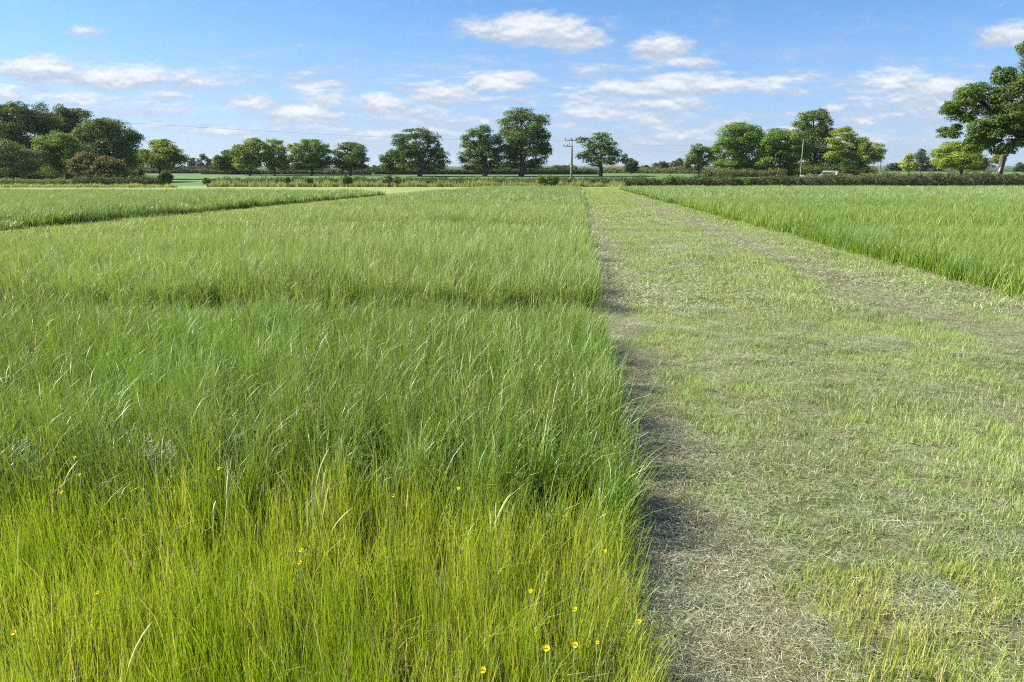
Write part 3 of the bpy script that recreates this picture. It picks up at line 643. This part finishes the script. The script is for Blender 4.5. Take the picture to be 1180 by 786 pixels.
# bushes standing in and above the field hedges
BG = 'clipped bushes in the field hedge'
for (cx, top, w, bot, kind, lab) in ((635,200,18,213,'mid','largest round clipped bush just left of the wooden pole'),(623,201,9,212,'lime','small light green bush beside the largest round one'),
     (400,201,13,212,'oak','dark round bush in the long centre hedge'),(357,204,8,211,'oak','middle dark bush of the three small ones in the centre hedge'),(331,203,8,210,'oak','left small dark bush in the centre hedge'),
     (446,201,12,211,'grey','pale grey green bush left of the oaks in the centre hedge'),(458,203,8,211,'grey','smaller pale grey green bush in the centre hedge'),
     (772,202,15,213,'deep','dark round bush rising out of the right hedge nearest the mown strip'),(864,204,12,213,'oak','dark bush in the right hedge before the bright wood'),(898,205,13,213,'oak','low dark bush right of the other in the right hedge'),
     (1012,202,24,214,'deep','wide dark bush in the right hedge under the thin pole'),(1168,198,30,215,'deep','tall dark bush at the right edge of the hedge'),(191,196,17,210,'deep','round dark bush ending the left hedge by the gate gap'),
     (238,204,10,211,'oak','dark bush at the left end of the centre hedge')):
    tree('bush', lab, 'bush', 122, [(cx,(top+bot)/2+.5,w*.42,(bot-top)*.42),(cx-w*.22,(top+bot)/2+2,w*.3,(bot-top)*.36),(cx+w*.22,(top+bot)/2+2,w*.3,(bot-top)*.36)], kind, cx, group=BG, dens=4.5, leaf_px=1.1, puff=.33, limbs=2, stems=2, flat=1, trunk_w=.04)

def hedge(name, label, pa, pb, Ya, Yb, ha, hb, thick, kind, leaf_px=1.25, cover=4.2, rough=.16, group=None):
    a, b = pix(pa, 205, Ya), pix(pb, 205, Yb); A = np.array([a[0], Ya]); B = np.array([b[0], Yb]); Ln = np.linalg.norm(B-A)
    d = (B-A)/Ln; nrm = np.array([-d[1], d[0]]); k = 1/ppm((Ya+Yb)/2); s = leaf_px*k
    n = int(Ln*(ha+hb)/2/(s*s)*cover*1.6)
    t = rng.uniform(0, 1, n); hh = (ha+(hb-ha)*t)
    w = t*Ln; hh = hh*(1+rough*vnoise(w, w*0, 2.2, int(pa) % 97)+rough*.8*vnoise(w, w*0, .7, int(pb) % 89))
    side = rng.uniform(0, 1, n); ang = rng.uniform(0, pi, n)            # round-topped cross-section
    rr = rng.uniform(.72, 1.06, n)*(1+.18*vnoise(w*1.3, ang*1.5, .9, 41))
    cx = np.cos(ang)*thick/2*rr; cz = np.minimum(np.sin(ang)**.55, 1)*hh*rr
    low = rng.uniform(0, 1, n) < .35; cz = np.where(low, rng.uniform(0, .9, n)*hh, cz); cx = np.where(low, np.sign(cx)*thick/2*rr, cx)
    XY = A+np.outer(t*Ln, d)+np.outer(cx, nrm)
    C = np.stack([XY[:, 0], XY[:, 1], terrain(XY[:, 1])+cz], 1)
    N3 = np.stack([nrm[0]*np.cos(ang), nrm[1]*np.cos(ang), np.sin(ang)+.1], 1)
    base = np.array([A[0], A[1], 0.])
    V, Q = leaves(C-base, N3, s*1.2, .6); rnd = np.repeat(rng.uniform(0, 1, (n, 3)), 4, 0)
    # added solid core, hidden in the leaves, that stops daylight coming through
    m = max(6, int(Ln/1.5)); tt = np.linspace(0.01, .99, m); parts = []
    for i in range(m):
        h_ = (ha+(hb-ha)*tt[i])*.72; c2 = A+d*Ln*tt[i]; z0 = float(terrain(c2[1]))-.1
        parts.append([np.array([*(c2-nrm*thick*.3), z0]), np.array([*(c2+nrm*thick*.3), z0]), np.array([*(c2+nrm*thick*.22), z0+h_]), np.array([*(c2-nrm*thick*.22), z0+h_])])
    CV = np.array(parts).reshape(-1, 3)-base; q = []
    for i in range(m-1):
        for j in range(4): q.append((i*4+j, i*4+(j+1) % 4, i*4+4+(j+1) % 4, i*4+4+j))
    root = empty(name, tuple(base), label, 'hedge', group)
    link('foliage', mesh_np('foliage', V, Q, rnd, [FO[kind]]), root)
    link('light_stop_core', mesh_np('light_stop_core', CV, np.array(q), mats=[BARK]), root)
    return root
hedge('hedge', 'low brownish hedge across the middle with pale long grass before it', 238, 716, 128, 128, 1.55, 1.55, 1.6, 'hedge')
hedge('hedge', 'dark hedge along the far side of the right block', 716, 1195, 128, 113, 1.55, 2.35, 1.8, 'hedge')
hedge('hedge', 'low dark hedge in front of the reddish hawthorns on the left', 84, 196, 124, 124, 1.7, 1.75, 1.8, 'hedge')
hedge('hedge', 'low sparse hedge at the foot of the left wood', -15, 84, 130, 130, 1.2, 1.3, 1.6, 'mid')
FH = 'far field hedges'
hedge('hedge', 'far hedge below the centre left row of light trees', 232, 430, 222, 205, 1.5, 1.7, 1.6, 'hedge', group=FH)
hedge('hedge', 'far dark hedge below the oaks in the middle', 430, 690, 215, 215, 1.7, 1.7, 1.6, 'hedge', group=FH)
hedge('hedge', 'far sunlit hedge left of the bright domed wood', 690, 905, 262, 220, 2.0, 1.8, 1.8, 'hedge_sun', group=FH)
hedge('hedge', 'farthest hedge behind the pale strip of field on the left', 130, 245, 335, 335, 2.2, 2.2, 2, 'hedge', group=FH)
hedge('hedge', 'far hedge in front of the pale strip of field on the left', 130, 240, 250, 250, 1.5, 1.5, 1.6, 'hedge', group=FH)
hedge('bramble_bank', 'pale sunlit bramble bank behind the dark right hedge', 925, 1068, 168, 160, 1.3, 1.6, 4, 'hedge_sun', rough=.3)
hedge('bramble_bank', 'pale undergrowth at the foot of the bright domed wood', 812, 905, 186, 186, 1.8, 1.8, 2.5, 'hedge_sun', rough=.3)
hedge('bramble_bank', 'brownish undergrowth below the light maple', 1068, 1150, 132, 128, 2.2, 2.3, 2.5, 'haw', rough=.25)
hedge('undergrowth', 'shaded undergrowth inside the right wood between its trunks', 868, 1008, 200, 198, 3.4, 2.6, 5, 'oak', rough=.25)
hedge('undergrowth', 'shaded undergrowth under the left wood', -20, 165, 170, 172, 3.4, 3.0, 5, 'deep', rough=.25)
hedge('cow_parsley', 'white flowering cow parsley behind the dark right hedge', 922, 952, 160, 158, 1.25, 1.25, 1.6, 'white', cover=.8, rough=.3)['category'] = 'wild flowers'

# ------------------------------------------------------------------ simple box / cylinder builders
def box(c, s, rz=0.):
    x, y, z = s[0]/2, s[1]/2, s[2]/2
    v = np.array([(-x,-y,-z),(x,-y,-z),(x,y,-z),(-x,y,-z),(-x,-y,z),(x,-y,z),(x,y,z),(-x,y,z)]); 
    if rz: v = v@np.array([[cos(rz), sin(rz), 0], [-sin(rz), cos(rz), 0], [0, 0, 1]])
    return v+np.array(c), np.array([(0,3,2,1),(4,5,6,7),(0,1,5,4),(1,2,6,5),(2,3,7,6),(3,0,4,7)])
def plain(name, c, rough=.5, spec=.4, metal=0., var=.25, sc=6):
    t = NT(name); n = t.noise(t.pos(), sc, 4, .6); return t.out(t.princ(t.mix(t.rng(n, .3, .7), tuple(x*(1-var) for x in c), tuple(min(1, x*(1+var)) for x in c)), rough, spec, metal))
WOOD = bark('pole_wood', (.16, .14, .10), (.30, .265, .19)); STEEL = plain('galvanised_steel', (.14, .145, .15), .6, .3, .3); PORC = plain('brown_porcelain', (.12, .08, .06), .2); YEL = plain('yellow_warning', (.75, .55, .04), .5, var=.05)
def obj(name, parts, mat, parent, smooth=False):
    V, Q = join(parts); return link(name, mesh_np(name, V, Q, mats=[mat] if not isinstance(mat, list) else mat, smooth=smooth), parent)
def pole(px, top, Y, label, arm=True, group='wooden electricity poles', r=.15):
    g = float(terrain(Y)); p = pix(px, top, Y); H = p[2]-g
    root = empty('utility_pole', (p[0], Y, g), label, 'utility pole', group)
    obj('post', [tube([(0, 0, -.3), (0, 0, H*.5), (.0, 0, H)], [r*1.15, r, r*.75], 10)], WOOD, root, True)
    if arm:
        obj('crossarm', [box((-.15, -.2, H-.25), (2.1, .12, .14))], STEEL, root)
        obj('crossarm', [box((-.75, -.2, H-1.25), (1.3, .1, .12)), box((-.4, -.2, H-.9), (.06, .06, .9))], STEEL, root)
        for x, z in ((-1.15, H-.18), (-.15, H-.18), (.8, H-.18), (-1.35, H-1.19), (-.8, H-1.19)):
            obj('insulator', [tube([(x, -.2, z), (x, -.2, z+.1), (x, -.2, z+.2), (x, -.2, z+.3)], [.06, .11, .08, .1], 8)], PORC, root)
        obj('warning_sign', [box((-.02, -.22, H*.42), (.26, .02, .34))], YEL, root)
        obj('conduit', [tube([(.17, -.1, 0), (.17, -.1, H*.6), (.17, -.1, H-1.2)], [.045, .045, .04], 6)], STEEL, root)
    else:
        obj('crossarm', [box((0, -.16, H-.3), (.9, .1, .12))], STEEL, root)
        for x in (-.38, .38): obj('insulator', [tube([(x, -.16, H-.24), (x, -.16, H-.12), (x, -.16, H-.02)], [.05, .09, .06], 8)], PORC, root)
    return p, H
pole(659, 160, 131, 'pale wooden electricity pole with crossarms beside the round clipped bush')
pole(926, 161, 180, 'thin grey electricity pole in front of the right wood', False, r=.13)
pole(1016, 177, 240, 'small distant electricity pole right of the right wood', False, r=.12)
WIRE = plain('wire', (.16, .17, .19), .5)
def wire(label, a, b, sag, r=.009):
    a, b = np.array(a), np.array(b); n = 40; t = np.linspace(0, 1, n)
    P = a+(b-a)*t[:, None]; P[:, 2] -= sag*4*t*(1-t)
    root = a; V, Q = tube(P-a, [r]*n, 5); o = link('overhead_wire', mesh_np('overhead_wire', V, Q, mats=[WIRE], smooth=True)); o.location = a
    return tag(o, label, 'wire', 'overhead wires')
w0 = pix(655, 162.3, 131); w1 = pix(100, 128, 62)
e = w0+(w1-w0)*1.35; wire('power wire rising from the wooden pole towards the upper left', w0, e, .9)
#wire('thinner power wire just below the first, left of the wooden pole', pix(660, 163, 131.3), e+np.array([-.3, 1.5, -.05]), 1.0, .016)
wire('power wire sagging from the wooden pole to the right wood', pix(664, 163, 131), pix(926, 163, 180), .85)

# ------------------------------------------------------------------ van
WHITE = plain('white_paint', (.8, .8, .8), .35, var=.03); BLUE = plain('blue_paint', (.08, .22, .55), .35, var=.05); DGL = plain('dark_glass', (.02, .025, .03), .08, .6); TYRE = plain('rubber', (.03, .03, .03), .8)
def van():
    Y = 176; g = float(terrain(Y)); p = pix(956, 197, Y); zb = p[2]-1.75
    s = .86
    root = empty('campervan', (p[0], Y, zb), 'white and blue van half hidden behind the cow parsley', 'van'); root.rotation_euler = (0, 0, R(-38)); 
    # body profile in x (length) / z, extruded in y with rounded roof edges; nose towards -x
    prof = [(-2.3,.35),(-2.35,.75),(-2.25,1.05),(-1.95,1.15),(-1.55,1.85),(-1.3,2.0),(2.0,2.03),(2.3,1.9),(2.35,1.0),(2.3,.35)]
    def shell(pr, w, zmin=None):
        n = len(pr); V = []
        for y, ins in ((-w, .10), (-w+.1, 0), (w-.1, 0), (w, .10)):
            for x, z in pr: V.append((x*(1-ins*.12), y, z-ins*(.8 if z > 1.6 else 0)))
        q = []
        for i in range(3):
            for j in range(n): q.append((i*n+j, i*n+(j+1) % n, (i+1)*n+(j+1) % n, (i+1)*n+j))
        for b in (0, 3*n):
            for j in range(1, n//2): q.append((b+j-1, b+j, b+n-j-1, b+n-j))
        return np.array(V)*s, np.array(q)
    obj('body', [shell(prof, .88)], WHITE, root)
    obj('cab_panel', [box((-1.65*s, -.895*s, .8*s), (1.2*s, .03, .75*s)), box((-2.36*s, 0, .72*s), (.04, 1.6*s, .5*s))], BLUE, root)
    obj('windscreen', [(np.array([(-1.99,-.74,1.17),(-1.99,.74,1.17),(-1.59,.70,1.86),(-1.59,-.70,1.86)])*s, np.array([(0,1,2,3)]))], DGL, root)
    for x, w in ((-1.15, .55), (-.2, .9), (1.1, 1.2)): obj('side_window', [box((x*s, -.90*s, 1.42*s), (w*s, .03, .42*s))], DGL, root)
    obj('rear_window', [box((2.35*s, 0, 1.5*s), (.03, 1.3*s, .5*s))], DGL, root)
    for x in (-1.5, 1.45):
        for y in (-.82, .82):
            th = np.arange(16)*2*pi/16; V = np.concatenate([np.stack([np.cos(th)*.33, np.full(16, dy), np.sin(th)*.33], 1) for dy in (-.1, .1)])
            V = np.concatenate([V, [(0, -.12, 0)], [(0, .12, 0)]])*s+np.array([x, y, .33])*s; q = [(j, (j+1) % 16, 16+(j+1) % 16, 16+j) for j in range(16)]
            me = mesh_np('wheel', V, np.array(q), mats=[TYRE], tris=np.array([(j, (j+1) % 16, 32) for j in range(16)]+[(16+j, 16+(j+1) % 16, 33) for j in range(16)]))
            w = link('wheel', me, root)
    for y in (-.62, .62): obj('headlight', [box((-2.37*s, y*s, .85*s), (.04, .26*s, .18*s))], plain('headlight_glass', (.8, .8, .75), .1), root)
van()

# ------------------------------------------------------------------ broken trunk, gate posts
def stump():
    Y = 119; g = float(terrain(Y)); p = pix(1152, 203, Y); k = 1/ppm(Y)
    root = empty('dead_trunk', (p[0], Y, g), 'broken grey brown dead trunk rising above the hedge under the big oak', 'dead tree')
    zt = pix(1152, 179, Y)[2]-g; zb = 0
    V, Q = tube([(0, 0, -.1), (0, 0, 1.2), (.0, 0, 2.4), (.02, 0, 3.0), (.05, 0, 3.5), (.10, 0, zt-.15), (.12, 0, zt)], [.5, .46, .42, .38, .38, .48, .44], 14, 2)
    V += rng.normal(0, .03, V.shape); obj('trunk', [(V, Q)], bark('dead_wood', (.04, .034, .028), (.13, .11, .09)), root, True)
    obj('broken_crown', [tube([(.15, 0, zt-.35), (.25, 0, zt-.1), (.85, 0, zt+.05)], [.32, .3, .14], 8), tube([(.2, .1, zt-.2), (.0, .1, zt+.12)], [.3, .12], 7)], bark('broken_wood', (.12, .09, .07), (.22, .17, .13)), root, True)
    obj('bare_wood_scar', [tube([(-.42, -.34, 2.3), (-.40, -.40, 2.7), (-.32, -.36, 3.1)], [.05, .17, .05], 8)], plain('pale_wood', (.45, .38, .30), .8), root, True)
stump()

# ------------------------------------------------------------------ flowers and seed heads in the near plots
PETAL = plain('buttercup_petal', (.80, .66, .01), .25, .6, var=.08); STEMM = plain('flower_stem', (.12, .2, .04), .6)
ANTH = plain('anther', (.82, .62, .05), .7)
def buttercup(px, py, Y, label, sc=1., bud=False):
    p = pix(px, py, Y); g = float(terrain(Y)); H = p[2]-g
    root = empty('buttercup', (p[0], Y, g), label, 'flower', 'buttercups in the near plots')
    b = rng.normal(0, .02, 2); st = tube([(b[0], b[1], 0), (b[0]*.3, b[1], H*.5), (0, 0, H-.004)], [.0016, .0013, .001], 5); obj('stem', [st], STEMM, root)
    V, Q = [], []; ta = rng.uniform(-.5, .5); R0 = .0078*sc; cup = .25 if not bud else 1.3
    for i in range(5):
        a = 2*pi*i/5+rng.uniform(-.1, .1); ca, sa = cos(a), sin(a)
        rows = []
        for t_, w in ((0.1, .15), (.45, .62), (.8, .72), (1, .42)):
            r_ = R0*t_*cos(cup*t_); z = R0*(t_**2)*sin(min(cup+.35, 1.4))*.9
            for s_ in (-1, 0, 1): rows.append((ca*r_-sa*s_*R0*w*.72, sa*r_+ca*s_*R0*w*.72, z+abs(s_)*R0*.12))
        k = len(V); V += rows
        for j in range(3):
            for c_ in range(2): Q.append((k+j*3+c_, k+j*3+c_+1, k+j*3+c_+4, k+j*3+c_+3))
    V = np.array(V); a = -.7+ta                            # the flower nods towards the light and the path
    Rx = np.array([[1, 0, 0], [0, cos(a), sin(a)], [0, -sin(a), cos(a)]]).T
    V = V@Rx.T if False else V@np.array([[1, 0, 0], [0, cos(.7), sin(-.7)], [0, sin(.7), cos(.7)]]).T
    V = V+np.array([0, 0, H])
    obj('petals', [(V, np.array(Q))], PETAL, root, True)
    obj('stamens', [tube([(0, 0, H+.001), (0, -.002, H+.004), (0, -.004, H+.006)], [.0017*sc, .0019*sc, .0008], 7)], ANTH, root)
BC = [(453,571,2.75,'buttercup left of centre at the foot of the dark grass',1),(528,563,2.8,'buttercup between the dark and yellow green grass, in the middle',.9),(252,540,2.9,'buttercup beside the tallest pale barley head',1),
 (71,567,2.75,'orange tinted buttercup at the left under the dark grass',1),(92,547,2.85,'buttercup above the orange tinted one at the left',.8),(86,527,2.95,'highest buttercup at the left in the dark grass',.9),(165,564,2.75,'small buttercup between the left group and the barley heads',.7),
 (16,729,1.75,'lone buttercup at the lower left corner',1),(346,634,2.3,'upper of two buttercups one above the other left of centre',1),(345,648,2.2,'lower of two buttercups one above the other left of centre',1),
 (611,681,2.0,'buttercup above the group of three by the path',.8),(662,702,1.9,'buttercup right of the lone one by the path',.9),(697,635,2.2,'buttercup nearest the brown cuttings, high up',.8),(629,747,1.7,'large open buttercup low by the path, left of its neighbour',1.2),
 (662,743,1.7,'large open buttercup low by the path, right of its neighbour',1.1),(556,772,1.6,'buttercup at the very bottom of the picture',1.1),(736,716,1.95,'buttercup at the edge of the brown cuttings',.9),(688,740,1.75,'small pale buttercup just right of the large pair',.7),(112,683,2.0,'small yellow buttercup in the lower left part of the fine grass',.7)]
for px, py, Y, lab, sc in BC: buttercup(px, py, Y, lab, sc)
BAR = plain('pale_barley', (.50, .50, .22), .6, var=.15); BARS = plain('barley_stem', (.38, .38, .16), .6)
def barley(px, ytop, ybase_head, pbx, pby, Y, label, awn):
    g = float(terrain(Y)); hb = pix(px, ybase_head, Y); ht = pix(px+3, ytop, Y); b = pix(pbx, pby, Y); root = empty('barley_plant', (b[0], Y, g), label, 'grass', 'pale barley heads in the near plot')
    o = np.array([b[0], Y, g]); hb = hb-o; ht = ht-o
    obj('stem', [tube([(0, 0, 0), (0, 0, hb[2]*.4), tuple(hb*[1, 1, 1])], [.0018, .0016, .0014], 6)], BARS, root)
    ax = ht-hb; L_ = np.linalg.norm(ax); el = L_*.55 if awn else L_
    e = hb+ax/L_*el; obj('ear', [tube([hb, hb+(e-hb)*.3, hb+(e-hb)*.7, e], [.0025, .0055, .005, .0015], 8)], BAR, root, True)
    if awn:
        for i in range(16):
            t = i/16; s0 = hb+(e-hb)*t; d = ax/L_+np.array([rng.normal(0, .13), rng.normal(0, .13), 0]); L1 = L_*(.42+.1*rng.uniform())
            obj('awn', [tube([s0, s0+d*L1*.5, s0+d*L1], [.0007, .0006, .0003], 3)], BAR, root)
barley(262, 519, 572, 262, 690, 2.62, 'tallest pale barley head with long awns standing over the yellow green grass', True)
barley(246, 577, 592, 250, 690, 2.6, 'shorter narrow pale ear left of the tall awned one', False)
PAN = plain('silvery_seed_head', (.42, .46, .32), .5, var=.2)
def panicle(px, py, Y, label, sc=1.):
    p = pix(px, py, Y); g = float(terrain(Y)); H = p[2]-g; root = empty('seeding_grass', (p[0], Y, g), label, 'grass', 'open silvery seed heads')
    obj('stem', [tube([(.02, 0, 0), (.01, 0, H*.6), (0, 0, H)], [.0014, .0011, .0006], 5)], STEMM, root)
    parts = []
    for i in range(12):
        z = H-.10*sc*(1-i/13); a = i*2.4; l = .045*sc*(1-i/16); e = np.array([cos(a)*l, sin(a)*l, z+.03*sc]); parts.append(tube([(0, 0, z), e], [.0005, .0004], 3))
        for j in range(5):
            f = e*(.55+.1*j)+np.array([0, 0, (z)*(.45-.1*j)])+rng.normal(0, .004, 3); parts.append(tube([f, f+np.array([0, 0, .004]), f+np.array([0, 0, .008])], [.0008, .0018, .0006], 4))
    obj('seed_head', parts, PAN, root)
panicle(28, 508, 3.1, 'silvery open seed head at the left edge in the dark grass', 1.2)
panicle(170, 505, 3.1, 'silvery open seed head left of the barley in the dark grass', 1.1)
panicle(194, 512, 3.05, 'smaller silvery seed head right beside the other one', .9)

# ------------------------------------------------------------------ the air between here and the far trees
def haze():
    V, Q = box((0, 2950, 28), (21000, 6400, 60)); o = link('haze', mesh_np('haze', V, Q)); o['kind'] = 'stuff'; o['label'] = 'thin pale blue air over the fields'; o['category'] = 'haze'
    m = bpy.data.materials.new('haze'); m.use_nodes = True; n = m.node_tree.nodes; n.clear()
    v = n.new('ShaderNodeVolumePrincipled'); v.inputs['Color'].default_value = (.80, .89, 1, 1); v.inputs['Density'].default_value = .00006; v.inputs['Anisotropy'].default_value = .2
    out = n.new('ShaderNodeOutputMaterial'); m.node_tree.links.new(v.outputs[0], out.inputs['Volume']); o.data.materials.append(m)
haze()
